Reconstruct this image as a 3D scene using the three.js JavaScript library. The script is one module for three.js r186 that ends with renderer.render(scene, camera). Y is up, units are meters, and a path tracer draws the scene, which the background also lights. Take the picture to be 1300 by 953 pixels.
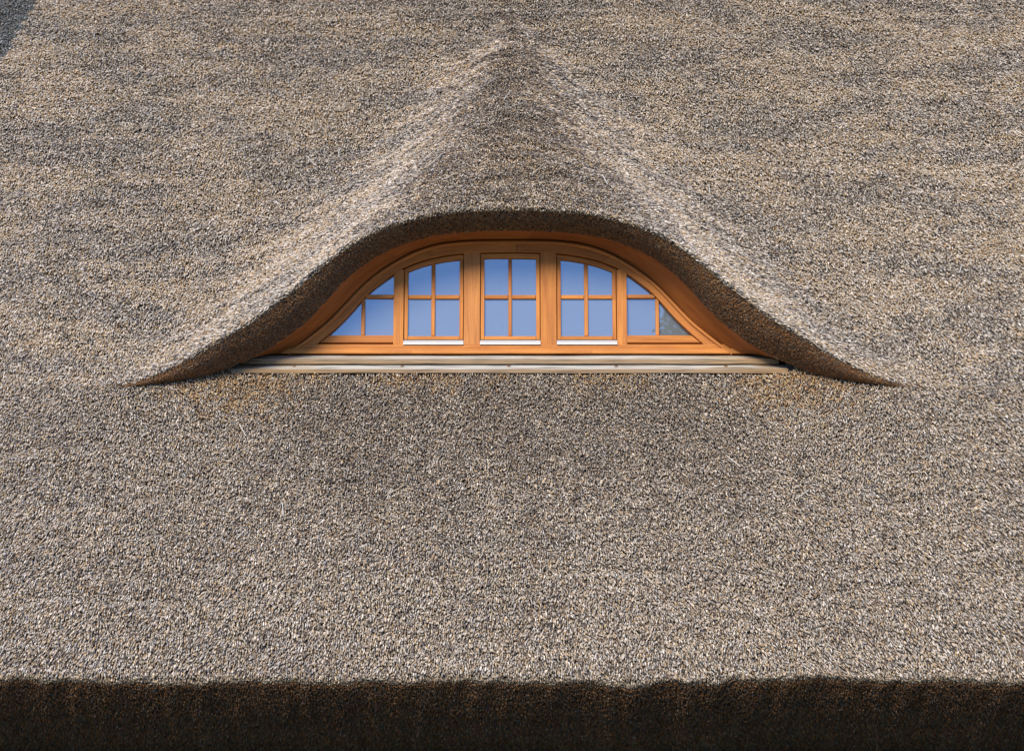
import * as THREE from 'three';
import { mergeGeometries } from 'three/addons/utils/BufferGeometryUtils.js';
import { RoundedBoxGeometry } from 'three/addons/geometries/RoundedBoxGeometry.js';
import { createNoise2D, createNoise3D } from 'simplex-noise';

// ---------------------------------------------------------------- camera, sky, sun, exposure
const scene = new THREE.Scene();
const FPX = 3000, PITCH = 14 * Math.PI / 180, EYE = new THREE.Vector3(0, 1.6, 20.37);
const camera = new THREE.PerspectiveCamera(2 * Math.atan(431.5 / FPX) * 180 / Math.PI, 1300 / 863, 0.1, 900);
camera.position.copy(EYE);
camera.rotation.set(PITCH, 0, 0);
camera.setViewOffset(1300, 863, 0, 0, 1300, 953);
scene.add(camera);

const SUN_ELEV = 34 * Math.PI / 180, SUN_AZ = -19 * Math.PI / 180;      // azimuth from straight in front of the house
const sunDir = new THREE.Vector3(Math.sin(SUN_AZ) * Math.cos(SUN_ELEV), Math.sin(SUN_ELEV), Math.cos(SUN_AZ) * Math.cos(SUN_ELEV));
{
  const w = 512, h = 256, d = new Float32Array(w * h * 4);
  const zen = [0.050, 0.105, 0.28], mid = [0.082, 0.200, 0.48], hor = [0.22, 0.31, 0.46];
  for (let j = 0; j < h; j++) for (let i = 0; i < w; i++) {
    const el = ((j + 0.5) / h - 0.5) * Math.PI, az = ((i + 0.5) / w - 0.5) * 2 * Math.PI;
    const v = [Math.cos(az) * Math.cos(el), Math.sin(el), Math.sin(az) * Math.cos(el)];
    const s = Math.max(0, v[0] * sunDir.x + v[1] * sunDir.y + v[2] * sunDir.z);
    const e = Math.max(0, Math.sin(el));
    const a = Math.exp(-e * 10), b = Math.min(1, e * 1.25);
    const glow = 0.035 * Math.pow(s, 10);
    const k = (j * w + i) * 4;
    for (let c = 0; c < 3; c++) {
      let q = mid[c] * (1 - b) + zen[c] * b;
      q = q * (1 - a) + hor[c] * a + glow * [1, 0.95, 0.85][c];
      if (el < 0) q = hor[c] * 0.5;
      d[k + c] = q;
    }
    d[k + 3] = 1;
  }
  const t = new THREE.DataTexture(d, w, h, THREE.RGBAFormat, THREE.FloatType);
  t.mapping = THREE.EquirectangularReflectionMapping; t.magFilter = t.minFilter = THREE.LinearFilter; t.needsUpdate = true;
  scene.background = t; scene.environment = t;
}
const sun = new THREE.DirectionalLight(new THREE.Color().setRGB(1, 0.92, 0.76), 1.5);
sun.position.copy(sunDir).multiplyScalar(60).add(new THREE.Vector3(0, 5, 0));
sun.target.position.set(0, 5, 0);
sun.castShadow = true; sun.shadow.radius = 38; sun.shadow.mapSize.set(4096, 4096);
Object.assign(sun.shadow.camera, { left: -14, right: 14, top: 14, bottom: -14, near: 1, far: 120 });
scene.add(sun, sun.target);
const renderer = new THREE.WebGLRenderer({ antialias: true });
renderer.setSize(1024, 750);
renderer.toneMapping = THREE.LinearToneMapping;
renderer.toneMappingExposure = 3.8;
renderer.shadowMap.enabled = true;

// ---------------------------------------------------------------- helpers
function rng(a) { return () => { a |= 0; a = a + 0x6D2B79F5 | 0; let t = Math.imul(a ^ a >>> 15, 1 | a); t = t + Math.imul(t ^ t >>> 7, 61 | t) ^ t; return ((t ^ t >>> 14) >>> 0) / 4294967296; }; }
const R0 = rng(7), n2 = createNoise2D(rng(11)), n3 = createNoise3D(rng(12));
const clamp = (v, a = 0, b = 1) => Math.min(b, Math.max(a, v));
const sstep = (a, b, v) => { const t = clamp((v - a) / (b - a)); return t * t * (3 - 2 * t); };
const lerp = (a, b, t) => a + (b - a) * t;
const V = (x, y, z) => new THREE.Vector3(x, y, z);
const cP = Math.cos(PITCH), sP = Math.sin(PITCH);
function ray(px, py) { const u = (px - 650) / FPX, v = (431.5 - py) / FPX; return V(u, sP + cP * v, -cP + sP * v); }
function P(px, py, z) { const d = ray(px, py), t = (z - EYE.z) / d.z; return V(EYE.x + d.x * t, EYE.y + d.y * t, z); }   // the point of a vertical plane behind a pixel
function toPx(p) { const q = p.clone().sub(EYE), dep = q.y * sP - q.z * cP, up = q.y * cP + q.z * sP; return [650 + FPX * q.x / dep, 431.5 - FPX * up / dep]; }
function curve(pts) {             // smooth interpolation of y over x through the points
  return x => {
    let i = 0; while (i < pts.length - 2 && x > pts[i + 1][0]) i++;
    const p0 = pts[Math.max(0, i - 1)], p1 = pts[i], p2 = pts[i + 1], p3 = pts[Math.min(pts.length - 1, i + 2)];
    const h = p2[0] - p1[0], t = clamp((x - p1[0]) / h);
    const m1 = (p2[1] - p0[1]) / (p2[0] - p0[0] || 1) * h, m2 = (p3[1] - p1[1]) / (p3[0] - p1[0] || 1) * h;
    const t2 = t * t, t3 = t2 * t;
    return (2 * t3 - 3 * t2 + 1) * p1[1] + (t3 - 2 * t2 + t) * m1 + (-2 * t3 + 3 * t2) * p2[1] + (t3 - t2) * m2;
  };
}
const used = {};
function nm(n) { if (!(n in used)) { used[n] = 0; return n; } used[n]++; return n + '_' + String(used[n]).padStart(3, '0'); }
function mesh(name, geo, mat, parent) { const m = new THREE.Mesh(geo, mat); m.name = parent && parent !== scene ? name : nm(name); m.castShadow = m.receiveShadow = true; (parent || scene).add(m); return m; }
function grid(nu, nv, f, uvf) {   // a sheet of nu x nv cells
  const pos = [], uv = [], idx = [];
  for (let j = 0; j <= nv; j++) for (let i = 0; i <= nu; i++) {
    const p = f(i / nu, j / nv); pos.push(p.x, p.y, p.z);
    const q = uvf ? uvf(i / nu, j / nv, p) : [p.x, p.y]; uv.push(q[0], q[1]);
  }
  for (let j = 0; j < nv; j++) for (let i = 0; i < nu; i++) { const a = j * (nu + 1) + i, b = a + 1, c = a + nu + 1, e = c + 1; idx.push(a, b, e, a, e, c); }
  const g = new THREE.BufferGeometry();
  g.setAttribute('position', new THREE.Float32BufferAttribute(pos, 3)); g.setAttribute('uv', new THREE.Float32BufferAttribute(uv, 2));
  g.setIndex(idx); g.computeVertexNormals(); return g;
}

// ---------------------------------------------------------------- materials
function tex(w, h, f, srgb = true) {
  const d = new Uint8Array(w * h * 4);
  for (let j = 0; j < h; j++) for (let i = 0; i < w; i++) {
    const c = f(i / w, j / h, i, j), k = (j * w + i) * 4;
    for (let q = 0; q < 3; q++) d[k + q] = clamp(srgb ? Math.pow(clamp(c[q]), 1 / 2.2) : c[q]) * 255;
    d[k + 3] = 255;
  }
  const t = new THREE.DataTexture(d, w, h); t.wrapS = t.wrapT = THREE.RepeatWrapping; t.magFilter = THREE.LinearFilter; t.minFilter = THREE.LinearMipmapLinearFilter; t.generateMipmaps = true;
  if (srgb) t.colorSpace = THREE.SRGBColorSpace; t.needsUpdate = true; return t;
}
// varnished larch, grain along u; one repeat is 1.6 m by 0.2 m
function woodTex(seed, base, spread) {
  const q = createNoise2D(rng(seed));
  return tex(1024, 128, (u, v) => {
    const bend = 0.025 * q(u * 2.3, 3.7) + 0.012 * q(u * 7, v * 2 + 9);
    const ring = 0.5 + 0.5 * Math.sin((v + bend) * 62 + 5 * q(u * 1.2, (v + bend) * 4));
    const fine = q(u * 9, v * 95), fib = q(u * 30, v * 210 + 40), patch = q(u * 2.2 + 20, v * 2.4);
    const k = 1 + spread * (0.24 * (ring - 0.5) + 0.10 * fine + 0.08 * fib + 0.15 * patch);
    return [base[0] * k, base[1] * Math.pow(k, 1.35), base[2] * Math.pow(k, 1.6)];
  });
}
const woodBump = (() => { const q = createNoise2D(rng(91)); return tex(512, 128, (u, v) => { const k = 0.5 + 0.25 * q(u * 8, v * 90) + 0.2 * q(u * 24, v * 200); return [k, k, k]; }, false); })();
const woodTones = [[0.48, 0.170, 0.028], [0.44, 0.150, 0.023], [0.51, 0.186, 0.033], [0.41, 0.138, 0.023], [0.46, 0.170, 0.036]];
const woodMats = woodTones.map((b, i) => new THREE.MeshPhysicalMaterial({ map: woodTex(100 + i, b, 0.85), bumpMap: woodBump, bumpScale: 0.0006, roughness: 0.62, specularIntensity: 0.6 }));
const liningMats = [[0.29, 0.088, 0.014], [0.325, 0.102, 0.017], [0.265, 0.080, 0.013]].map((b, i) => new THREE.MeshPhysicalMaterial({ map: woodTex(120 + i, b, 0.9), bumpMap: woodBump, bumpScale: 0.0006, roughness: 0.62, specularIntensity: 0.6, side: THREE.DoubleSide }));  // same larch, with the shade under the arch put into a darker colour
const glass = new THREE.MeshPhysicalMaterial({ color: new THREE.Color().setRGB(0.47, 0.52, 0.565), metalness: 0.60, roughness: 0.015, transmission: 1, thickness: 0, ior: 1.6, side: THREE.DoubleSide });
const alu = new THREE.MeshStandardMaterial({ color: new THREE.Color().setRGB(0.68, 0.69, 0.70), metalness: 0.5, roughness: 0.4 });
const darkIn = new THREE.MeshStandardMaterial({ color: new THREE.Color().setRGB(0.16, 0.13, 0.10), roughness: 0.95, side: THREE.DoubleSide });
const rubber = new THREE.MeshStandardMaterial({ color: new THREE.Color().setRGB(0.03, 0.028, 0.026), roughness: 0.8 });

// ---------------------------------------------------------------- the roof's shape
const ZL = 0.6, TP = Math.tan(52 * Math.PI / 180);
const lipPx = [[120, 491.5], [160, 486.5], [198, 474.5], [227, 461], [259, 443], [291.5, 423], [326, 402], [347, 385], [382, 359], [411, 334.5], [444, 310.5], [479, 292.5], [514, 280], [558, 270.5], [605, 265.8], [652, 264.5]];
const innerPx = [[120, 492.2], [166, 490], [206, 485], [236, 480], [264, 474.5], [291.5, 464], [324, 450], [357, 430], [388, 406], [410, 384], [437, 355], [466, 332], [496, 315.5], [545, 300], [600, 293.5], [652, 292]];
const XC = P(652, 400, ZL).x;
const lipW = lipPx.map(([a, b]) => P(a, b, ZL));
const YT = lipW[0].y, WL = XC - lipW[0].x, H0 = lipW[lipW.length - 1].y - YT;
const Q = (() => { const c = curve([...lipW.map(p => [(XC - p.x) / WL, (p.y - YT) / H0]).reverse(), [1.08, 0]]); return t => t >= 1.0 ? 0 : Math.max(0, c(t)); })();
const yMain = z => YT + TP * (ZL - z);
// where a plane of the roof lies behind a pixel row
function zMainAt(py) { const d = ray(650, py); const t = (YT + TP * (ZL - EYE.z) - EYE.y) / (d.y + TP * d.z); return EYE.z + d.z * t; }
const ZA = zMainAt(17), DA = ZL - ZA;                 // apex of the swept dormer
const ZTOP = zMainAt(-55);
const ZEAVE = zMainAt(853);
function relief(x, z) {                               // unevenness of the hand-dressed reed
  return 0.020 * n2(x * 0.45, z * 0.8) + 0.012 * n2(x * 1.3 + 9, z * 2.6) + 0.009 * n2(x * 3.1, z * 7.5 + 5) + 0.010 * n2(x * 0.35 + 20, z * 5.5);
}
function upper(x, z) {
  const d = Math.max(0, ZL - z), q = d / DA;
  let o = 0;
  if (q < 1.06) {
    const k = q < 0.94 ? 1 - q : Math.pow((1.06 - q) / 0.12, 2) * 0.06;          // runs out softly at the apex
    const w = WL * Math.pow(k, 0.86), t = Math.abs(x - XC) / w;
    o = H0 * k * lerp(Q(t), Math.exp(-3.6 * t * t), 0.95 * sstep(0.0, 0.55, q));
  }
  return V(x, yMain(z) + o + relief(x, z) * sstep(0, 0.3, d), z);
}
const ZS = 0.24, DIP = yMain(ZS) - P(650, 474.5, ZS).y;
function lower(x, z) {
  const ax = Math.abs(x - XC);
  const s = 1 - sstep(2.15, WL + 0.05, ax);
  const f = Math.exp(-Math.pow(Math.max(0, z - ZS) / 1.25, 2));
  const lap = sstep(ZEAVE - 0.45, ZEAVE, z) * 0.05;
  return V(x, yMain(z) - DIP * s * f - lap + relief(x, z) * sstep(ZL, ZL + 0.4, z), z);
}
// the cut reed edge over the window: from the lip to the lining
const innerZ = i => lerp(ZL, 0.30, sstep(0, 6, i));
const edgeA = [], edgeB = [];
{
  const n = lipPx.length;
  for (let i = 0; i < n; i++) { edgeA.push(lipW[i].clone()); edgeB.push(P(innerPx[i][0], innerPx[i][1], innerZ(i))); }
  for (let i = n - 2; i >= 0; i--) for (const e of [edgeA, edgeB]) { const p = e[i]; e.push(V(2 * XC - p.x, p.y, p.z)); }
}
const cA = new THREE.CatmullRomCurve3(edgeA, false, 'centripetal'), cB = new THREE.CatmullRomCurve3(edgeB, false, 'centripetal');
const NE = edgeA.length - 1;
function cut(t, k) {
  const a = cA.getPoint(t), b = cB.getPoint(t);
  a.y = YT + H0 * Q(Math.abs(a.x - XC) / WL) - 0.012;
  const p = a.lerp(b, k), s = Math.sin(Math.PI * k) * Math.min(1, Math.min(t, 1 - t) * 12);
  p.y -= 0.018 * s; p.z += 0.03 * s;
  return p;
}
// the cut reed edge along the eave
const eaveC = [[0, 0], [-0.05, -0.05], [-0.16, -0.13], [-0.32, -0.23], [-0.60, -0.38], [-0.98, -0.54]];   // dz, dy
function eave(x, k) {
  const f = k * (eaveC.length - 1), i = Math.min(eaveC.length - 2, Math.floor(f)), t = f - i;
  const b = lower(x, ZEAVE);
  return V(x, b.y + lerp(eaveC[i][1], eaveC[i + 1][1], t) + 0.016 * n2(x * 1.4, 40) + 0.01 * n2(x * 5, 44 + k), ZEAVE + lerp(eaveC[i][0], eaveC[i + 1][0], t));
}

// ---------------------------------------------------------------- the house
const house = new THREE.Group(); house.name = 'thatched_house'; scene.add(house);
house.userData = { label: 'thatched house with a swept eyebrow dormer and orange timber window', category: 'house' };

const XR = 8.2;
const baseTex = (() => {
  const q = createNoise2D(rng(33)), r = rng(34);
  return tex(512, 512, (u, v) => { const k = 0.10 + 0.22 * Math.pow(r(), 2.2) + 0.03 * q(u * 8, v * 8); return [k, k * 0.78, k * 0.55]; });
})();
const baseMat = new THREE.MeshStandardMaterial({ map: baseTex, roughness: 1, side: THREE.DoubleSide });
const sink = (f, s) => (x, z) => { const p = f(x, z); p.y -= s; return p; };
const upS = sink(upper, 0.040), loS = sink(lower, 0.040);
const gUp = grid(220, 170, (u, v) => upS(lerp(-XR, XR, u), lerp(ZL - 0.05, ZTOP, v)), (u, v, p) => [p.x, p.z * 1.5]);
const zStart = a => a < 2.40 ? 0.235 : lerp(0.06, ZL - 0.06, sstep(WL - 0.25, WL - 0.05, a));
const gLo = grid(440, 90, (u, v) => {
  const x = lerp(-XR, XR, u), z0 = zStart(Math.abs(x - XC));
  return loS(x, lerp(ZEAVE - 0.05, z0, v));
}, (u, v, p) => [p.x, p.z * 1.5]);
const gCut = grid(260, 10, (u, v) => { const k = 1 - v, p = cut(u, k); p.y += 0.02 - 0.05 * (1 - sstep(0, 0.25, k)); p.z -= 0.02 + 0.04 * (1 - sstep(0, 0.25, k)); p.y -= 0.03 * (1 - clamp(Math.min(u, 1 - u) * 16)); return p; }, (u, v) => [u * 8, v * 0.4]);
const gEave = grid(160, 10, (u, v) => { const k = 1 - v, p = eave(lerp(-XR, XR, u), k), b = 1 - sstep(0, 0.25, k); p.y += 0.02 - 0.06 * b; p.z -= 0.03 + 0.05 * b; return p; }, (u, v) => [u * 16, v * 0.7]);
const gBack = grid(2, 2, (u, v) => V(lerp(XR, -XR, u), lerp(2.2, yMain(ZTOP) - 0.04, v), lerp(ZTOP - (yMain(ZTOP) - 2.2) / TP, ZTOP, v)), (u, v) => [u * 16, v * 16]);
const roof = mesh('thatch_roof', mergeGeometries([gUp, gLo, gCut, gEave, gBack]), baseMat, house);

// reeds: every butt end a small tapered stalk of its own
function reedGeo(sides, r, len) {
  const pos = [], idx = [];
  for (const [k, y] of [[0.9, -len], [1, 0]]) for (let i = 0; i < sides; i++) { const a = i / sides * 2 * Math.PI; pos.push(Math.cos(a) * r * k, y, Math.sin(a) * r * k); }
  for (let i = 0; i < sides; i++) { const j = (i + 1) % sides; idx.push(i, sides + i, sides + j, i, sides + j, j); }
  const o = pos.length / 3;                                     // the slanting cut of the butt end
  for (let i = 0; i < sides; i++) { const a = i / sides * 2 * Math.PI; pos.push(Math.cos(a) * r, 0, Math.sin(a) * r); }
  for (let i = 1; i < sides - 1; i++) idx.push(o, o + i + 1, o + i);
  const g = new THREE.BufferGeometry(); g.setAttribute('position', new THREE.Float32BufferAttribute(pos, 3)); g.setIndex(idx); g.computeVertexNormals(); return g;
}
const reedMat = new THREE.MeshStandardMaterial({ color: 0xffffff, roughness: 0.85, vertexColors: true });
// a tuft: a few stalks side by side, tips uneven, each of its own tone
function tuftGeo(seed, n, r, spread, stagger, len) {
  const q = rng(seed), list = [];
  for (let i = 0; i < n; i++) {
    const g = reedGeo(4, r * (0.75 + 0.5 * q()), len), a = (i + 0.6 * q()) / n * 6.28, d = spread * Math.sqrt(0.15 + 0.85 * q());
    g.rotateX((q() - 0.5) * 0.07); g.rotateZ((q() - 0.5) * 0.07); g.translate(Math.cos(a) * d, (q() - 0.5) * stagger, Math.sin(a) * d);
    const k = [1, 0.48, 0.92, 1.15, 0.62, 1.02][i % 6], w = 0.94 + 0.12 * q(), m = g.attributes.position.count, c = new Float32Array(m * 3);
    for (let j = 0; j < m; j++) c.set([k, k * (0.97 + 0.03 * w), k * w], j * 3);
    g.setAttribute('color', new THREE.BufferAttribute(c, 3)); list.push(g);
  }
  return mergeGeometries(list);
}
const UPV = V(0, 1, 0), mq = new THREE.Quaternion(), mr = new THREE.Quaternion(), mm = new THREE.Matrix4(), mc = new THREE.Color();
class Reeds {
  constructor(n) { this.m = new Float32Array(n * 16); this.c = new Float32Array(n * 3); this.n = 0; }
  add(p, d, k, roll, c) { mq.setFromUnitVectors(UPV, d).multiply(mr.setFromAxisAngle(UPV, roll)); mm.compose(p, mq, V(k, k, k)); this.m.set(mm.elements, this.n * 16); this.c.set(c, this.n * 3); this.n++; }
  build(name, parent, geo) {
    const n = this.n, im = new THREE.InstancedMesh(geo, reedMat, n);
    im.instanceMatrix = new THREE.InstancedBufferAttribute(this.m.slice(0, n * 16), 16);
    im.instanceColor = new THREE.InstancedBufferAttribute(this.c.slice(0, n * 3), 3);
    im.name = name; im.userData.kind = 'stuff'; im.castShadow = im.receiveShadow = true; parent.add(im); console.log(name, n); return im;
  }
}
const PAL = { pale: [0.69, 0.60, 0.485], straw: [0.52, 0.40, 0.262], grey: [0.405, 0.352, 0.288], brown: [0.275, 0.195, 0.125], dark: [0.115, 0.090, 0.070], gold: [0.50, 0.33, 0.155], rust: [0.30, 0.145, 0.055], greyGreen: [0.17, 0.175, 0.155], steel: [0.33, 0.335, 0.325], ember: [0.175, 0.075, 0.026], soil: [0.085, 0.045, 0.022] };
function pick(r, w) { let s = 0; for (const k in w) s += w[k]; let t = r() * s; for (const k in w) { t -= w[k]; if (t <= 0) return PAL[k]; } return PAL.grey; }
function tone(x, z, r, up) {      // weathering of the reed in patches
  const rag = 0.10 * n2(x * 5, z * 9) + 0.05 * n2(x * 17, z * 23);
  const band = n2(x * 0.5 + 3, z * 1.7 + 1) * 0.7 + n2(x * 1.4, z * 4.0 + 30) * 0.55 + 0.35 * n2(x * 4.5 + 7, z * 9) + 0.40 * n2(x * 0.30 + 50, z * 5.2);
  const w = { pale: 0.33, straw: 0.25, grey: 0.20, brown: 0.14, dark: 0.14, gold: 0.03 };
  if (up) {
    const g = clamp(0.5 + 0.9 * band);
    w.straw *= 0.25 + 1.9 * g; w.gold = 0.02 + 0.13 * g; w.grey *= 2.0 - 1.7 * g; w.dark *= 1.9 - 1.5 * g; w.pale *= 0.8 + 0.6 * g; w.brown *= 0.8 + 0.3 * (1 - g);
    const dx = Math.abs(x - XC), q = clamp((ZL - z) / DA);
    const wid = 1.45 * (1 - q) + 0.28;
    const crest = (1 - sstep(wid * 0.35, wid, dx + rag * 3)) * (1 - sstep(0.95, 1.02, q + rag * 0.3)) * sstep(-0.06, 0.05, q + rag * 0.3);
    const m = crest * (0.30 + 0.70 * sstep(-0.60, 0.0, 0.8 * n2(x * 1.7 + 80, z * 2.6) + 0.6 * n2(x * 5.2, z * 8.5 + 60) + 2 * rag));
    w.brown += 0.60 * m; w.dark += 0.75 * m; w.pale *= 1 - 0.64 * m; w.straw *= 1 - 0.35 * m; w.grey += 0.08 * m;
    const nearLip = 1 - sstep(0.0, 0.12, q); w.grey += 0.14 * nearLip;
    // a corner strip of darker, grey-green reed
    const pl = toStrip(x, z) + rag * 0.5;
    if (pl > 0) return pick(r, { greyGreen: 0.45, steel: 0.22, dark: 0.28, grey: 0.05 });
  } else {
    const g = clamp(0.5 + 0.8 * band);
    w.straw *= 0.5 + 0.7 * g; w.grey *= 1.5; w.gold = 0.03; w.dark *= 1.45; w.brown *= 1.25; w.pale *= 0.30 + 0.28 * g;
    // run-off from the sill has stained the reed below it in streaks
    const dx = Math.abs(x - XC), dz = z - ZS;
    const streak = 0.25 + 0.75 * sstep(-0.3, 0.25, n2(x * 2.2, z * 0.5 + 70) + 0.6 * n2(x * 6, z * 1.4) + rag * 3);
    const st = (1 - sstep(1.5, 2.7, dx + rag * 4)) * (1 - sstep(0.35, 1.5, dz + rag * 3 - 0.45 * streak)) * clamp(0.35 + 0.75 * streak);
    w.dark += 0.36 * st; w.brown += 0.24 * st; w.grey += 0.18 * st; w.pale *= 1 - 0.55 * st; w.straw *= 1 - 0.4 * st;
    // reed kept dry under the sill and the lip is still golden
    const ax = Math.abs(dx - 2.5);
    const fresh = Math.max((1 - sstep(0.02, 0.20, dz + rag)) * sstep(-0.1, 0.45, n2(x * 1.9 + 3, 8)) * (1 - sstep(2.5, 2.8, dx)) * 0.8, (1 - sstep(0.25, 0.75, ax + rag)) * (1 - sstep(0.12, 0.42, dz + rag * 2)));
    w.gold += 0.8 * fresh; w.rust += 0; w.straw += 0.2 * fresh; w.pale *= 1 - 0.7 * fresh; w.brown += 0.2 * fresh;
    w.rust = 0.35 * fresh;
  }
  return pick(r, w);
}
const stripA = (() => { const h = (px, py) => { const z = zMainAt(py), d = ray(px, py); return [d.x * (z - EYE.z) / d.z, z]; }; return [h(-2, 86), h(46, 0)]; })();
function toStrip(x, z) { const [[x0, z0], [x1, z1]] = stripA; const t = (z - z0) / (z1 - z0); return (lerp(x0, x1, t) - x) * 1.4; }
function frame(f, x, z) {         // outward normal and downhill direction of a surface
  const e = 0.03, p = f(x, z), a = f(x + e, z).sub(p), b = f(x, z + e).sub(p), n = b.clone().cross(a).normalize();
  if (n.y < 0) n.negate();
  const t = V(0, -1, 0).addScaledVector(n, n.y).normalize();
  return [p, n, t];
}
{
  const T0 = V(0, -Math.sin(52 * Math.PI / 180), Math.cos(52 * Math.PI / 180));
  const r = rng(501), lay = new Reeds(900000);
  const put = (f, x, z, up) => {
    const [p, n, t] = frame(f, x, z);
    t.lerp(T0, 0.3).normalize();
    const be = 0.54 + 0.12 * (r() - 0.5) * 2;
    const d = t.multiplyScalar(Math.cos(be)).addScaledVector(n, Math.sin(be));
    d.x += 0.11 * (r() - 0.5) + 0.10 * n2(x * 2.5, z * 4); d.y += 0.10 * (r() - 0.5); d.normalize();
    const c = tone(x, z, r, up), k = 0.68 + 0.64 * r();
    const lift = 0.013 + 0.032 * (r() - 0.5) + (r() < 0.04 ? 0.012 : 0);
    p.addScaledVector(n, lift);
    lay.add(p, d, 0.82 + 0.45 * r() * r(), r() * 6.28, [c[0] * k, c[1] * k, c[2] * k]);
  };
  const edgeX = (y, z) => { const dep = (y - EYE.y) * sP - (z - EYE.z) * cP; return 655 / FPX * dep * 1.05 + 0.15; };
  // upper slope, row by row up the roof
  for (let z = ZL + 0.012, k = 0; z > ZTOP + 0.5; k++) {
    const far = clamp((ZL - z) / (ZL - ZTOP));
    const st = 0.0112 + 0.0012 * far, dz = st * Math.cos(52 * Math.PI / 180) * 1.06;
    const X = Math.min(XR - 0.1, edgeX(yMain(z), z));
    for (let x = -X; x < X; x += st) put(upper, x + (r() - 0.5) * st * 1.6, z + (r() - 0.5) * dz * 1.6, true);
    z -= dz;
  }
  // lower slope
  for (let z = 0.10; z < ZEAVE;) {
    const st = 0.0112, dz = st * 0.616;
    const X = edgeX(yMain(z), z);
    for (let x = -X; x < X; x += st) {
      const a = Math.abs(x - XC);
      if ((z < ZL && a > WL) || (z < 0.262 && a < 2.44) || z < zStart(a)) continue;
      put(lower, x + (r() - 0.5) * st * 1.6, Math.max(a < 2.47 ? 0.262 : 0.10, z + (r() - 0.5) * dz * 1.6), false);
    }
    z += dz;
  }
  lay.build('reed_ends', roof, tuftGeo(5, 1, 0.0044, 0.002, 0.004, 0.080));
}
{
  // the sheltered edge over the window: brown reed, darkened in colour for the shade
  const r = rng(502), lay = new Reeds(64000);
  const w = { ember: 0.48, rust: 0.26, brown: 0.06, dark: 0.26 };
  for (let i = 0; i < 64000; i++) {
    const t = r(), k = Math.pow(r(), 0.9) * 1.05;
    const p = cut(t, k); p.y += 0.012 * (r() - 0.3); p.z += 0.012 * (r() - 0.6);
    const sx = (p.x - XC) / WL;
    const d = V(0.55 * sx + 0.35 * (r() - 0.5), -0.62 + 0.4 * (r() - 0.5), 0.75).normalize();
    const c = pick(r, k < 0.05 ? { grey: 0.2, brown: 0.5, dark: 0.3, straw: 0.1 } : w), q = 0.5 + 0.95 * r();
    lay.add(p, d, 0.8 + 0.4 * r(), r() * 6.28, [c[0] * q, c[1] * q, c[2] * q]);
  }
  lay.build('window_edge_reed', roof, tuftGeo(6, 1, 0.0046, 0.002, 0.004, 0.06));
  const lay2 = new Reeds(70000);  // eave edge shares the brown tones darkened for shade
  for (let i = 0; i < 60000; i++) {
    const x = lerp(-4.2, 4.2, r()), k = r();
    const p = eave(x, k); p.y += 0.015 * (r() - 0.3);
    const d = V(0.3 * (r() - 0.5), -0.72 + 0.35 * (r() - 0.5), 0.65).normalize();
    const c = pick(r, k < 0.10 ? { grey: 0.2, brown: 0.5, dark: 0.3, straw: 0.1 } : w), q = 0.5 + 0.95 * r();
    lay2.add(p, d, 0.8 + 0.4 * r(), r() * 6.28, [c[0] * q, c[1] * q, c[2] * q]);
  }
  lay2.build('eave_edge_reed', roof, tuftGeo(7, 1, 0.0048, 0.002, 0.004, 0.06));
}
// loose straws lying on the slope
{
  const r = rng(77), mats = [[0.56, 0.49, 0.38], [0.62, 0.57, 0.48], [0.48, 0.38, 0.24]].map(c => new THREE.MeshStandardMaterial({ color: new THREE.Color().setRGB(...c), roughness: 0.8 }));
  const g0 = reedGeo(5, 1, 1);
  const spots = [[540, 208], [548, 214], [682, 222], [676, 228], [520, 205], [780, 228], [640, 132], [650, 140], [566, 233], [490, 634], [492, 640], [300, 690], [312, 560], [1190, 372], [1218, 352], [1226, 60], [20, 95], [28, 104], [940, 600], [1285, 845], [900, 250], [770, 240], [400, 215], [430, 205], [360, 660], [680, 700], [1010, 640], [1050, 350], [250, 330], [160, 220]];
  for (const [px, py] of spots) {
    const up = py < 470, f = up ? upper : lower, d0 = ray(px, py);
    let t = 8, p = V(0, 0, 0);                                   // march the ray to the slope
    for (; t < 40; t += 0.02) { p = EYE.clone().addScaledVector(d0, t); if (p.z < (up ? ZL : 99) && p.y < f(p.x, p.z).y) break; }
    const [q, n, dn] = frame(f, p.x, p.z), side = n.clone().cross(dn), a = (r() - 0.5) * 1.6;
    const d = dn.clone().multiplyScalar(Math.cos(a)).addScaledVector(side, Math.sin(a)).addScaledVector(n, 0.05).normalize();
    const m = mesh('straw', g0, mats[Math.floor(r() * 3)], roof);
    m.position.copy(q).addScaledVector(n, 0.040); m.quaternion.setFromUnitVectors(UPV, d); m.scale.set(0.0034, 0.12 + 0.16 * r(), 0.0034);
  }
}

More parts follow.
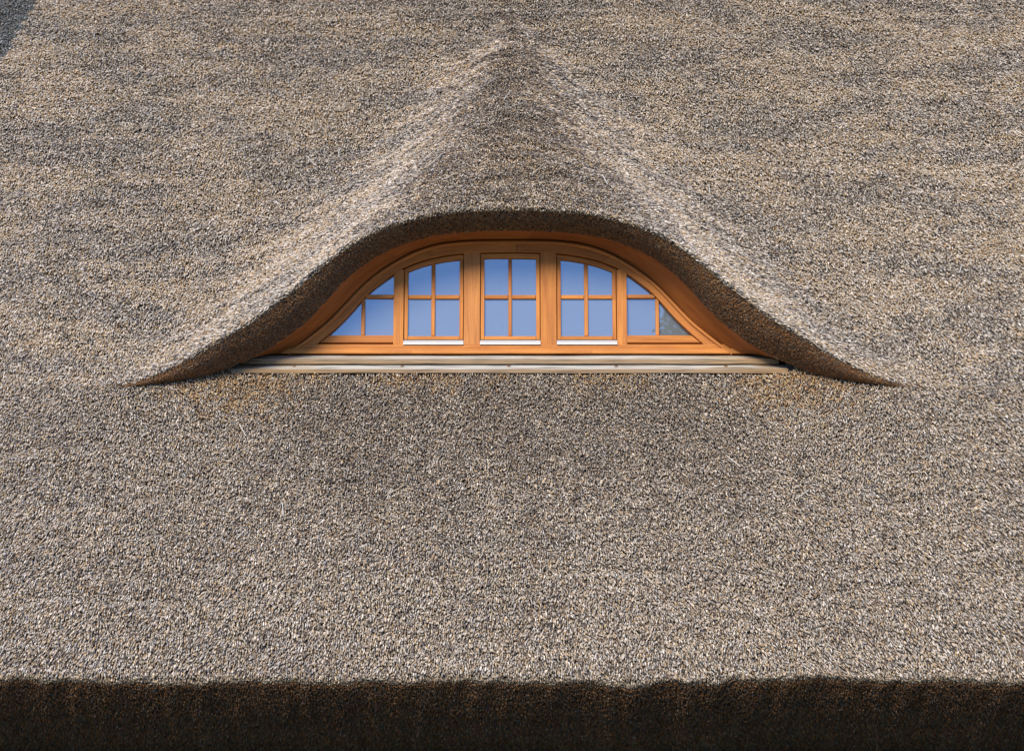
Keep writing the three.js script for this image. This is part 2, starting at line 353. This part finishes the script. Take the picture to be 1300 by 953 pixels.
// ---------------------------------------------------------------- timber window
const ZW = 0;                                        // face of the frame
const wx = (px, z = ZW, py = 385) => P(px, py, z).x, wy = (py, z = ZW) => P(650, py, z).y;
function planUV(g, grain, off) {                      // u along the grain, in repeats of 1.6 m by 0.2 m
  const p = g.attributes.position, nn = g.attributes.normal, uv = new Float32Array(p.count * 2);
  for (let i = 0; i < p.count; i++) {
    const x = p.getX(i), y = p.getY(i), z = p.getZ(i), a = grain === 'x' ? x : y;
    const side = Math.abs(grain === 'x' ? nn.getY(i) : nn.getX(i)) > 0.7;
    const b = side ? z : (grain === 'x' ? y : x);
    uv[2 * i] = a / 1.6 + off[0]; uv[2 * i + 1] = b / 0.2 + off[1];
  }
  g.setAttribute('uv', new THREE.BufferAttribute(uv, 2)); return g;
}
function bar(x0, x1, y0, y1, z0, z1, grain, rad = 0.004) {
  const g = new RoundedBoxGeometry(Math.abs(x1 - x0), Math.abs(y1 - y0), Math.abs(z1 - z0), 2, Math.min(rad, Math.abs(x1 - x0) * 0.45, Math.abs(y1 - y0) * 0.45, Math.abs(z1 - z0) * 0.45));
  g.translate((x0 + x1) / 2, (y0 + y1) / 2, (z0 + z1) / 2);
  return planUV(g.index ? g.toNonIndexed() : g, grain, [R0(), R0()]);
}
// a curved member: between two lines of points (pairs), from depth z0 to z1, edges chamfered
function member(top, bot, z0, z1, ch = 0.004) {
  const n = top.length, pos = [], uv = [], ou = R0(), ov = R0(); let s = 0; const S = [0];
  for (let i = 1; i < n; i++) { s += Math.hypot(top[i][0] - top[i - 1][0], top[i][1] - top[i - 1][1]); S.push(s); }
  const ring = i => {
    const [tx, ty] = top[i], [bx, by] = bot[i], L = Math.hypot(tx - bx, ty - by) || 1e-6, c = Math.min(ch, L * 0.4), ux = (tx - bx) / L, uy = (ty - by) / L;
    return [[bx, by, z0], [bx, by, z1 - c], [bx + ux * c, by + uy * c, z1], [tx - ux * c, ty - uy * c, z1], [tx, ty, z1 - c], [tx, ty, z0]];
  };
  const dist = [0, z1 - z0, z1 - z0 + ch, z1 - z0 + 0.1, z1 - z0 + 0.105, 2 * (z1 - z0) + 0.11];
  const tri = (a, b, c, ua, ub, uc) => { pos.push(...a, ...b, ...c); uv.push(...ua, ...ub, ...uc); };
  for (let i = 0; i < n - 1; i++) {
    const A = ring(i), B = ring(i + 1);
    for (let k = 0; k < 6; k++) {
      const l = (k + 1) % 6, q = (ii, kk) => [S[ii] / 1.6 + ou, dist[kk] / 0.2 + ov];
      tri(A[k], B[k], B[l], q(i, k), q(i + 1, k), q(i + 1, l)); tri(A[k], B[l], A[l], q(i, k), q(i + 1, l), q(i, l));
    }
  }
  for (const [i, fl] of [[0, 0], [n - 1, 1]]) { const A = ring(i); for (let k = 1; k < 5; k++) fl ? tri(A[0], A[k], A[k + 1], [0, 0], [0, 0.1], [0.1, 0.1]) : tri(A[0], A[k + 1], A[k], [0, 0], [0.1, 0.1], [0, 0.1]); }
  const g = new THREE.BufferGeometry(); g.setAttribute('position', new THREE.Float32BufferAttribute(pos, 3)); g.setAttribute('uv', new THREE.Float32BufferAttribute(uv, 2)); g.computeVertexNormals(); return g;
}
function mg(list) { return mergeGeometries(list.map(g => { const q = g.index ? g.toNonIndexed() : g; for (const k of Object.keys(q.attributes)) if (!['position', 'normal', 'uv'].includes(k)) q.deleteAttribute(k); return q; })); }
const W = i => woodMats[i % woodMats.length];

// outlines in pixels of the photograph, left half, mirrored about WC
const WC = 647.8;
const outL = [[366, 449], [376, 443], [400, 425], [420, 408.5], [433.4, 394.8], [446.9, 380.6], [459.4, 367.5], [470.4, 357.5], [487, 344.8], [504, 334], [520.7, 325], [541, 317], [561, 312], [590, 308.8], [620, 308], [647.8, 307.8]];
const inL = [[402, 437.5], [412, 429], [420, 421.7], [433.4, 409], [446.9, 394.8], [459.4, 380.6], [470, 369.7], [483.8, 358.8], [498.9, 348.2], [513, 339.8], [535, 331], [560, 325], [588, 321.5], [610, 320.5], [647.8, 320]];
const both = a => [...a, ...a.slice(0, -1).reverse().map(([x, y]) => [2 * WC - x, y])];
const outC = curve(both(outL)), inC = curve(both(inL));
const toM = z => ([x, y]) => { const p = P(x, y, z); return [p.x, p.y]; };

// the frame: arch, posts, bottom rail
const yBot = wy(449.5), yRail = wy(437.4);
const frameGeo = [];
{
  const n = 90, seg = (a, b, m) => {
    const t = [], o = [];
    for (let i = 0; i <= m; i++) { const x = lerp(a, b, i / m); t.push(x); }
    return t;
  };
  // pair points by direction across the arch
  const arch = (f0, f1) => {
    const T = [], B = [];
    for (let i = 0; i <= n; i++) {
      const f = lerp(f0, f1, i / n);
      const xo = lerp(376, 2 * WC - 376, f), xi = lerp(402, 2 * WC - 402, f);
      T.push(toM(ZW)([xo, outC(xo)])); B.push(toM(ZW)([xi, inC(xi)]));
    }
    return [T, B];
  };
  const joints = [0, 0.30, 0.515, 0.735, 1];
  for (let k = 0; k < 4; k++) { const [T, B] = arch(joints[k] + (k ? 0.0004 : 0), joints[k + 1] - (k < 3 ? 0.0004 : 0)); frameGeo.push([member(T, B, -0.10, 0.012 + 0.0006 * k), k]); }
}
const frameMesh = mesh('window_frame', bar(wx(334), wx(968), yBot, wy(443), -0.12, 0.032, 'x', 0.006), W(2), house);
mesh('bottom_rail', bar(wx(352), wx(950), wy(442.7), yRail, -0.10, 0.018, 'x', 0.005), W(0), frameMesh);
for (const [g, k] of frameGeo) mesh('arch_member', g, W([1, 0, 3, 1][k]), frameMesh);
// inner bead that runs round the arch against the lining
{
  const T = [], B = [], n = 140;
  for (let i = 0; i <= n; i++) { const x = lerp(366, 2 * WC - 366, i / n), y = outC(x), e = 0.5, m = (outC(x + e) - outC(x - e)) / (2 * e), L = Math.hypot(1, m); T.push(toM(0.03)([x + m / L * 2.8, y - 2.8 / L])); B.push(toM(0.03)([x - m / L * 1.0, y + 1.0 / L])); }
  mesh('arch_bead', member(T, B, -0.05, 0.034, 0.008), W(4), frameMesh);
}
const posts = [[499.6, 512.4], [588.7, 609.4], [686.2, 706.6], [783.2, 796]];
posts.forEach(([a, b], i) => {
  const mid = (a + b) / 2, yt = wy(inC(mid) - 1.5);
  mesh('post', bar(wx(a), wx(b), yRail + 0.0005, yt, -0.10, 0.006, 'y', 0.004), W([0, 4, 1, 0][i]), frameMesh);
});
// sashes
function pane(pts, z, parent, tilt = 1) {        // a flat glass sheet, very slightly out of true
  const s = new THREE.Shape(pts.map(([x, y]) => new THREE.Vector2(x, y)));
  const g = new THREE.ShapeGeometry(s); g.computeBoundingSphere(); const c = g.boundingSphere.center.clone();
  g.translate(-c.x, -c.y, 0); g.rotateX((R0() - 0.5) * 0.016 * tilt); g.rotateY((R0() - 0.5) * 0.008 * tilt); g.translate(c.x, c.y, z);
  return mesh('pane', g, glass, parent);
}
const topOf = (xpx, off) => wy(inC(xpx) + off);
function arcPts(x0, x1, off, m = 10) { const a = []; for (let i = 0; i <= m; i++) { const x = lerp(x0, x1, i / m); a.push([wx(x), topOf(x, off)]); } return a; }
function sash(x0, x1, gl, b0, b1, gr, wi) {
  const z1 = -0.012, z0 = -0.075, list = [], yb = wy(430.9), yg = wy(426), gap = 0.7;
  list.push(bar(wx(x0 + gap), wx(gl), yb, topOf(x0 + gap, 1.6), z0, z1, 'y', 0.006), bar(wx(gr), wx(x1 - gap), yb, topOf(x1 - gap, 1.6), z0, z1, 'y', 0.006));
  list.push(bar(wx(gl) + 0.0004, wx(gr) - 0.0004, yb, yg, z0, z1 - 0.001, 'x', 0.006));
  list.push(member(arcPts(x0 + gap, x1 - gap, 1.0), arcPts(x0 + gap, x1 - gap, 6.6), z0, z1 + 0.001, 0.006));
  const s = mesh('sash', mg(list), W(wi), house);
  const zb1 = -0.020, zb0 = -0.06;
  mesh('glazing_bar', bar(wx(b0), wx(b1), yg + 0.0005, topOf((b0 + b1) / 2, 5.5), zb0, zb1, 'y', 0.009), W(wi + 1), s);
  for (const [p, q] of [[gl, b0], [b1, gr]]) {
    mesh('glazing_bar', bar(wx(p) + 0.0005, wx(q) - 0.0005, wy(378.6), wy(373.4), zb0, zb1 - 0.001, 'x', 0.009), W(wi + 1), s);
    const e = 0.005, X0 = wx(p) - e, X1 = wx(q) + e;
    pane([[X0, yg - e], [X1, yg - e], [X1, wy(378.6) + e], [X0, wy(378.6) + e]], -0.042, s);
    pane([[X0, wy(373.4) - e], [X1, wy(373.4) - e], ...arcPts(p, q, 5.6).reverse()], -0.042, s);
  }
  // aluminium weather bar under the sash
  const pr = new THREE.Shape(); [[0, 0], [0.036, 0.0], [0.036, 0.012], [0.030, 0.018], [0.006, 0.044], [0, 0.044]].forEach(([a, b], i) => i ? pr.lineTo(a, b) : pr.moveTo(a, b));
  const len = wx(x1 - 0.2) - wx(x0 + 0.2), g = new THREE.ExtrudeGeometry(pr, { depth: len, bevelEnabled: false });
  g.rotateY(-Math.PI / 2); g.scale(1, 1, 1); g.translate(wx(x1 - 0.2), wy(438.0), 0);
  // extrude runs along -x after the turn; the profile's first axis becomes +z
  const q = g.attributes.position; for (let i = 0; i < q.count; i++) q.setZ(i, q.getZ(i) - 0.004); g.computeVertexNormals();
  mesh('weather_bar', g, alu, s);
  mesh('seal', bar(wx(x0 + 0.1), wx(x1 - 0.1), wy(431.2), wy(430.7), -0.06, -0.02, 'x', 0.0005), rubber, s);
  return s;
}
sash(512.4, 588.7, 518.0, 547.3, 552.4, 583.2, 0);
sash(609.4, 686.2, 615.0, 645.2, 649.9, 680.6, 2);
sash(706.6, 783.2, 712.2, 741.8, 747.0, 777.6, 1);
// the fixed lights in the corners
function fixedLight(mir) {
  const M = x => mir ? 2 * WC - x : x, z1 = -0.004, z0 = -0.08;
  const pl = (pts) => mir ? pts.slice().reverse() : pts;
  const XL = 409, gb = 425.6;
  const inY = x => inC(M(x));
  // bottom rail with its end cut to the arch
  const T = [], B = []; for (let i = 0; i <= 6; i++) { T.push(toM(ZW)([M(lerp(418, 499.3, i / 6)), gb])); B.push(toM(ZW)([M(lerp(406, 499.3, i / 6)), 435.0])); }
  const s = mesh('fixed_light', mir ? member(T.slice().reverse(), B.slice().reverse(), z0, z1 + 0.006, 0.005) : member(T, B, z0, z1 + 0.006, 0.005), W(mir ? 1 : 3), house);
  const vb = (a, b, y0, y1, g) => bar(Math.min(wx(M(a)), wx(M(b))), Math.max(wx(M(a)), wx(M(b))), wy(y0), wy(y1), -0.06, g === 'y' ? -0.014 : -0.015, g, 0.008);
  mesh('glazing_bar', vb(458.6, 463.4, gb - 0.1, inY(461) - 0.5, 'y'), W(4), s);
  mesh('glazing_bar', vb(463.5, 499.3, 377.9, 373.1, 'x'), W(4), s);
  // the stop bead against the post
  const Y = y => wy(y), X = x => wx(M(x)), e = 0.006;
  const arc = (a, b) => { const o = []; for (let i = 0; i <= 8; i++) { const x = lerp(a, b, i / 8); o.push([X(x), wy(inY(x) - 1)]); } return o; };
  pane(pl([[X(414), Y(gb + 0.6)], [X(459), Y(gb + 0.6)], ...arc(416, 459).reverse()]), -0.042, s, 0);
  pane(pl([[X(463), Y(gb + 0.6)], [X(500), Y(gb + 0.6)], [X(500), Y(377.5)], [X(463), Y(377.5)]]), -0.042, s, 0);
  pane(pl([[X(466), Y(373.5)], [X(500), Y(373.5)], ...arc(466, 500).reverse()]), -0.042, s);
}
fixedLight(false); fixedLight(true);

// lining boards between the frame and the reed edge
{
  const n = 40, key = i => i / (outL.length - 1);
  // inner edge (at the frame) and outer edge (under the reed), both by fraction along their length
  const bothI = [...innerPx.slice(5), ...innerPx.slice(5, -1).reverse().map(([x, y]) => [2 * 652 - x, y])];
  const fo = [], fi = [];
  const dense = (pts, z) => new THREE.CatmullRomCurve3(pts.map(([x, y], i) => P(x, y, typeof z === 'function' ? z(i) : z)), false, 'centripetal');
  const CI = dense(both(outL).map(([x, y]) => [x, y - 1.5]), 0.0), CO = dense(bothI, 0.30);
  const cuts = [0, 0.285, 0.535, 0.695, 1];
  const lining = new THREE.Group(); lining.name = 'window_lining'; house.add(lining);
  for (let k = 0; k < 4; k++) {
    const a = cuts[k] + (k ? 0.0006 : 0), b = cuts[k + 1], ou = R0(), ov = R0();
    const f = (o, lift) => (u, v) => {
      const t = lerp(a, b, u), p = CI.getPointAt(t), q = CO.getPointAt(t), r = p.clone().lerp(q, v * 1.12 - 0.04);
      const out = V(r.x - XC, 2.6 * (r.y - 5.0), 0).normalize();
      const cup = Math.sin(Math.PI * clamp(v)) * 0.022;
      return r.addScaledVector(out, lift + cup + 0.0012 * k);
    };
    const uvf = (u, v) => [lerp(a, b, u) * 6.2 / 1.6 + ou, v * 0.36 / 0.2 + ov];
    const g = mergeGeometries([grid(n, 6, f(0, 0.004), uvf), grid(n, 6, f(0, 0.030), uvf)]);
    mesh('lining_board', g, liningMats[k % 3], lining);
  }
}

// the sill: two weathered boards with sloping tops
function sillBoard(x0, x1, yb, ys, yt, zf, zb, seed, parent, name) {
  // section: front face below, sloping top above
  const q = createNoise2D(rng(seed));
  const map = tex(1024, 128, (u, v) => {
    const x = u, grain = q(x * 7, v * 42), fine = q(x * 26, v * 130), pat = q(x * 3.4 + 4, v * 1.5), pat2 = q(x * 11 + 9, v * 3.4);
    const end = Math.min(u, 1 - u);
    const top = v > 0.5;                                   // upper half of the map: the exposed slope
    let g = (top ? 1.0 : 0.30) + 0.35 * pat + 0.2 * pat2 + 0.18 * grain - 1.0 * (1 - sstep(0.01, 0.15, end + 0.05 * pat2));
    g = clamp(g);
    const tan = [0.31 + 0.06 * grain, 0.195 + 0.04 * grain, 0.095 + 0.02 * grain], grey = top ? [0.44, 0.415, 0.365] : [0.26, 0.19, 0.125];
    const dk = 1 - 0.6 * clamp((q(x * 9 + 50, v * 9) - 0.25) * 2.0) - 0.10 * fine - (top ? 0 : 0.12 * clamp(pat2));
    return [0, 1, 2].map(c => clamp(lerp(tan[c], grey[c], g) * dk * (1 + 0.08 * grain)));
  });
  map.wrapS = map.wrapT = THREE.ClampToEdgeWrapping;
  const mat = new THREE.MeshStandardMaterial({ map, bumpMap: woodBump, bumpScale: 0.001, roughness: 0.85 });
  const n = 60, sec = [[zb, yb, 0.02], [zf, yb, 0.06], [zf + 0.002, ys - 0.004, 0.46], [zf - 0.002, ys, 0.54], [lerp(zf, zb, 0.62), yt, 0.98], [zb, yt + 0.01, 0.99]];
  const pos = [], uv = [];
  const pt = (i, k) => { const u = i / n, x = lerp(x0, x1, u), s = sec[k]; const wob = 0.0035 * q(u * 5 + k, 3) ; return [[x, s[1] + (k > 0 && k < 5 ? wob * 0.5 : 0), s[0] + wob], [u, s[2]]]; };
  const tri = (a, b, c) => { for (const o of [a, b, c]) { pos.push(...o[0]); uv.push(...o[1]); } };
  for (let i = 0; i < n; i++) for (let k = 0; k < sec.length; k++) { const l = (k + 1) % sec.length; tri(pt(i, k), pt(i + 1, k), pt(i + 1, l)); tri(pt(i, k), pt(i + 1, l), pt(i, l)); }
  for (let k = 1; k < sec.length - 1; k++) { tri(pt(0, 0), pt(0, k + 1), pt(0, k)); tri(pt(n, 0), pt(n, k), pt(n, k + 1)); }
  const g = new THREE.BufferGeometry(); g.setAttribute('position', new THREE.Float32BufferAttribute(pos, 3)); g.setAttribute('uv', new THREE.Float32BufferAttribute(uv, 2)); g.computeVertexNormals();
  return mesh(name, g, mat, parent);
}
{
  const zu = 0.15, zl = 0.25;
  const s = sillBoard(wx(305, zu, 455), wx(989, zu, 455), wy(461.5, zu), wy(455.3, zu), wy(450.3, 0.06), zu, -0.05, 61, house, 'window_sill');
  const b = sillBoard(wx(291.5, zl, 467), wx(1001, zl, 467), wy(473.2, zl), wy(468.2, zl), wy(460.8, 0.16), zl, 0.02, 62, s, 'sill_board');
  const knot = new THREE.MeshStandardMaterial({ color: new THREE.Color().setRGB(0.16, 0.09, 0.04), roughness: 0.9 });
  for (const px of [374, 511, 646, 782, 921]) { const g = new THREE.SphereGeometry(0.014, 8, 6); g.scale(1.2, 0.7, 0.5); const k = mesh('nail_stain', g, knot, b); k.position.set(wx(px, zl), (wy(468.2, zl) + wy(460.8, 0.16)) / 2 + 0.002, 0.180); }
}

// walls, attic space and eave timber
const tar = new THREE.MeshStandardMaterial({ map: woodTex(140, [0.022, 0.016, 0.012], 1.4), bumpMap: woodBump, bumpScale: 0.002, roughness: 0.8 });
{
  const yE = lower(0, ZEAVE).y, zw = ZEAVE - 0.95;
  const box = (a, b, c, d, e, f) => { const g = new THREE.BoxGeometry(b - a, d - c, f - e); g.translate((a + b) / 2, (c + d) / 2, (e + f) / 2); return g; };
  const wallM = new THREE.MeshStandardMaterial({ color: new THREE.Color().setRGB(0.16, 0.10, 0.07), roughness: 0.95 });
  const zBk = ZTOP - (yMain(ZTOP) - 2.2) / TP + 0.6;
  const wall = mesh('wall', box(-XR + 0.3, XR - 0.3, 0, yE - 0.46, zw - 0.3, zw), wallM, house);
  mesh('rear_wall', box(-XR + 0.3, XR - 0.3, 0, 2.15, zBk - 0.3, zBk), wallM, wall);
  mesh('wall_plate', bar(-XR + 0.2, XR - 0.2, yE - 0.72, yE - 0.54, zw + 0.002, zw + 0.14, 'x', 0.012), tar, wall);
  for (const s of [-1, 1]) {   // gable ends
    const sh = new THREE.Shape(); const yr = yMain(ZTOP) - 0.3;
    sh.moveTo(zw, 0); sh.lineTo(zBk, 0); sh.lineTo(zBk, 2.1); sh.lineTo(ZTOP, yr); sh.lineTo(zw, yE - 0.3); sh.closePath();
    const g = new THREE.ExtrudeGeometry(sh, { depth: 0.25, bevelEnabled: false }); g.rotateY(-Math.PI / 2); g.translate(s * (XR - 0.4) + 0.125, 0, 0);
    mesh('gable_wall', g, wallM, wall);
  }
  // the room behind the window
  const zb = -1.7, m = 40, line = i => { const x = lerp(372, 2 * WC - 372, i / m); return toM(ZW)([x, Math.min(447, outC(x) + 1)]); };
  const yb = wy(447), g = [];
  g.push(grid(m, 1, (u, v) => { const q = line(Math.round(u * m)); return V(q[0], q[1], lerp(-0.11, zb, v)); }), grid(m, 1, (u, v) => { const q = line(Math.round(u * m)); return V(q[0], lerp(yb, q[1], v), zb); }), grid(1, 1, (u, v) => V(lerp(wx(372), wx(2 * WC - 372), u), yb, lerp(-0.121, zb, v))));
  mesh('attic_room', mergeGeometries(g), darkIn, house);
}

// ---------------------------------------------------------------- garden: ground and the tree mirrored in the corner pane
{
  const q = createNoise2D(rng(201));
  const gt = tex(256, 256, (u, v) => { const k = 1 + 0.35 * q(u * 6, v * 6) + 0.3 * q(u * 40, v * 40); return [0.042 * k, 0.058 * k, 0.020 * k]; });
  gt.repeat.set(120, 120);
  const g = new THREE.PlaneGeometry(1200, 1200); g.rotateX(-Math.PI / 2);
  const gr = mesh('ground', g, new THREE.MeshStandardMaterial({ map: gt, roughness: 1 }), scene);
  gr.userData = { label: 'mown grass ground in front of the house', category: 'ground', kind: 'structure' };
}
{
  const r = rng(301), tree = new THREE.Group(); tree.name = 'garden_tree'; scene.add(tree);
  tree.userData = { label: 'leafy garden tree mirrored in the corner window pane', category: 'tree' };
  tree.position.set(9.2, 0, 30); tree.scale.setScalar(1.5);
  const bark = new THREE.MeshStandardMaterial({ color: new THREE.Color().setRGB(0.10, 0.075, 0.055), roughness: 0.95 });
  const limbs = [], CY = 11.0;
  const limb = (a, b, r0, r1) => { const c = new THREE.CatmullRomCurve3([a, a.clone().lerp(b, 0.5).add(V((r() - 0.5) * 0.6, 0.2, (r() - 0.5) * 0.6)), b]); const g = new THREE.TubeGeometry(c, 8, 1, 7); const p = g.attributes.position; for (let i = 0; i < p.count; i++) { const k = Math.floor(i / 8) / 8, o = c.getPoint(k), q = V(p.getX(i), p.getY(i), p.getZ(i)).sub(o).multiplyScalar(lerp(r0, r1, k)).add(o); p.setXYZ(i, q.x, q.y, q.z); } g.computeVertexNormals(); limbs.push(g); };
  const tips = [];
  for (let i = 0; i < 16; i++) { const a = r() * 6.28, h = 5 + r() * 6, e = V(Math.cos(a) * (1.0 + 1.2 * r()), h + 1.5 + r() * 1.6, Math.sin(a) * (1.0 + 1.8 * r())); limb(V(0, h * 0.72, 0), e, 0.11, 0.03); tips.push(e); }
  { const e = V(-3.25, 9.40, 0); limb(V(0, 7, 0), e, 0.10, 0.02); tips.push(e); }
  const tg = new THREE.CylinderGeometry(0.10, 0.30, 11, 10, 8); tg.translate(0, 5.5, 0);
  mesh('trunk', mg([tg, ...limbs]), bark, tree);
  const lg = new THREE.BufferGeometry(); lg.setAttribute('position', new THREE.Float32BufferAttribute([0, 0, 0, 0.45, 0.5, 0.06, 0, 1, 0, -0.45, 0.5, 0.06], 3)); lg.setIndex([0, 1, 2, 0, 2, 3]); lg.computeVertexNormals();
  const N = 50000, im = new THREE.InstancedMesh(lg, new THREE.MeshPhysicalMaterial({ color: 0xffffff, roughness: 0.8, transmission: 0.35, thickness: 0, side: THREE.DoubleSide }), N);
  for (let i = 0; i < N; i++) {
    let p; if (i < 5000) { const s = 0.85 * Math.cbrt(r()); p = V(r() - 0.5, r() - 0.5, r() - 0.5).normalize().multiplyScalar(s).add(tips[tips.length - 1]); } else if (i % 3) { const t = tips[Math.floor(r() * (tips.length - 1))], s = 1.25 * Math.cbrt(r()); p = V(r() - 0.5, r() - 0.5, r() - 0.5).normalize().multiplyScalar(s).add(t); } else { const s = 3.3 * Math.cbrt(r()); p = V(r() - 0.5, (r() - 0.5) * 1.0, r() - 0.5).normalize().multiplyScalar(s); p.y = p.y * 1.15 + CY - 1; p.x *= 0.95; }
    mq.setFromEuler(new THREE.Euler(r() * 6, r() * 6, r() * 6)); const s = 0.045 + 0.05 * r(); mm.compose(p, mq, V(s, s, s)); im.setMatrixAt(i, mm);
    const k = 0.6 + 0.8 * r(); im.setColorAt(i, mc.setRGB(0.055 * k, 0.085 * k, 0.030 * k));
  }
  im.name = 'crown'; im.userData.kind = 'stuff'; im.castShadow = im.receiveShadow = true; tree.add(im);
}

renderer.render(scene, camera);
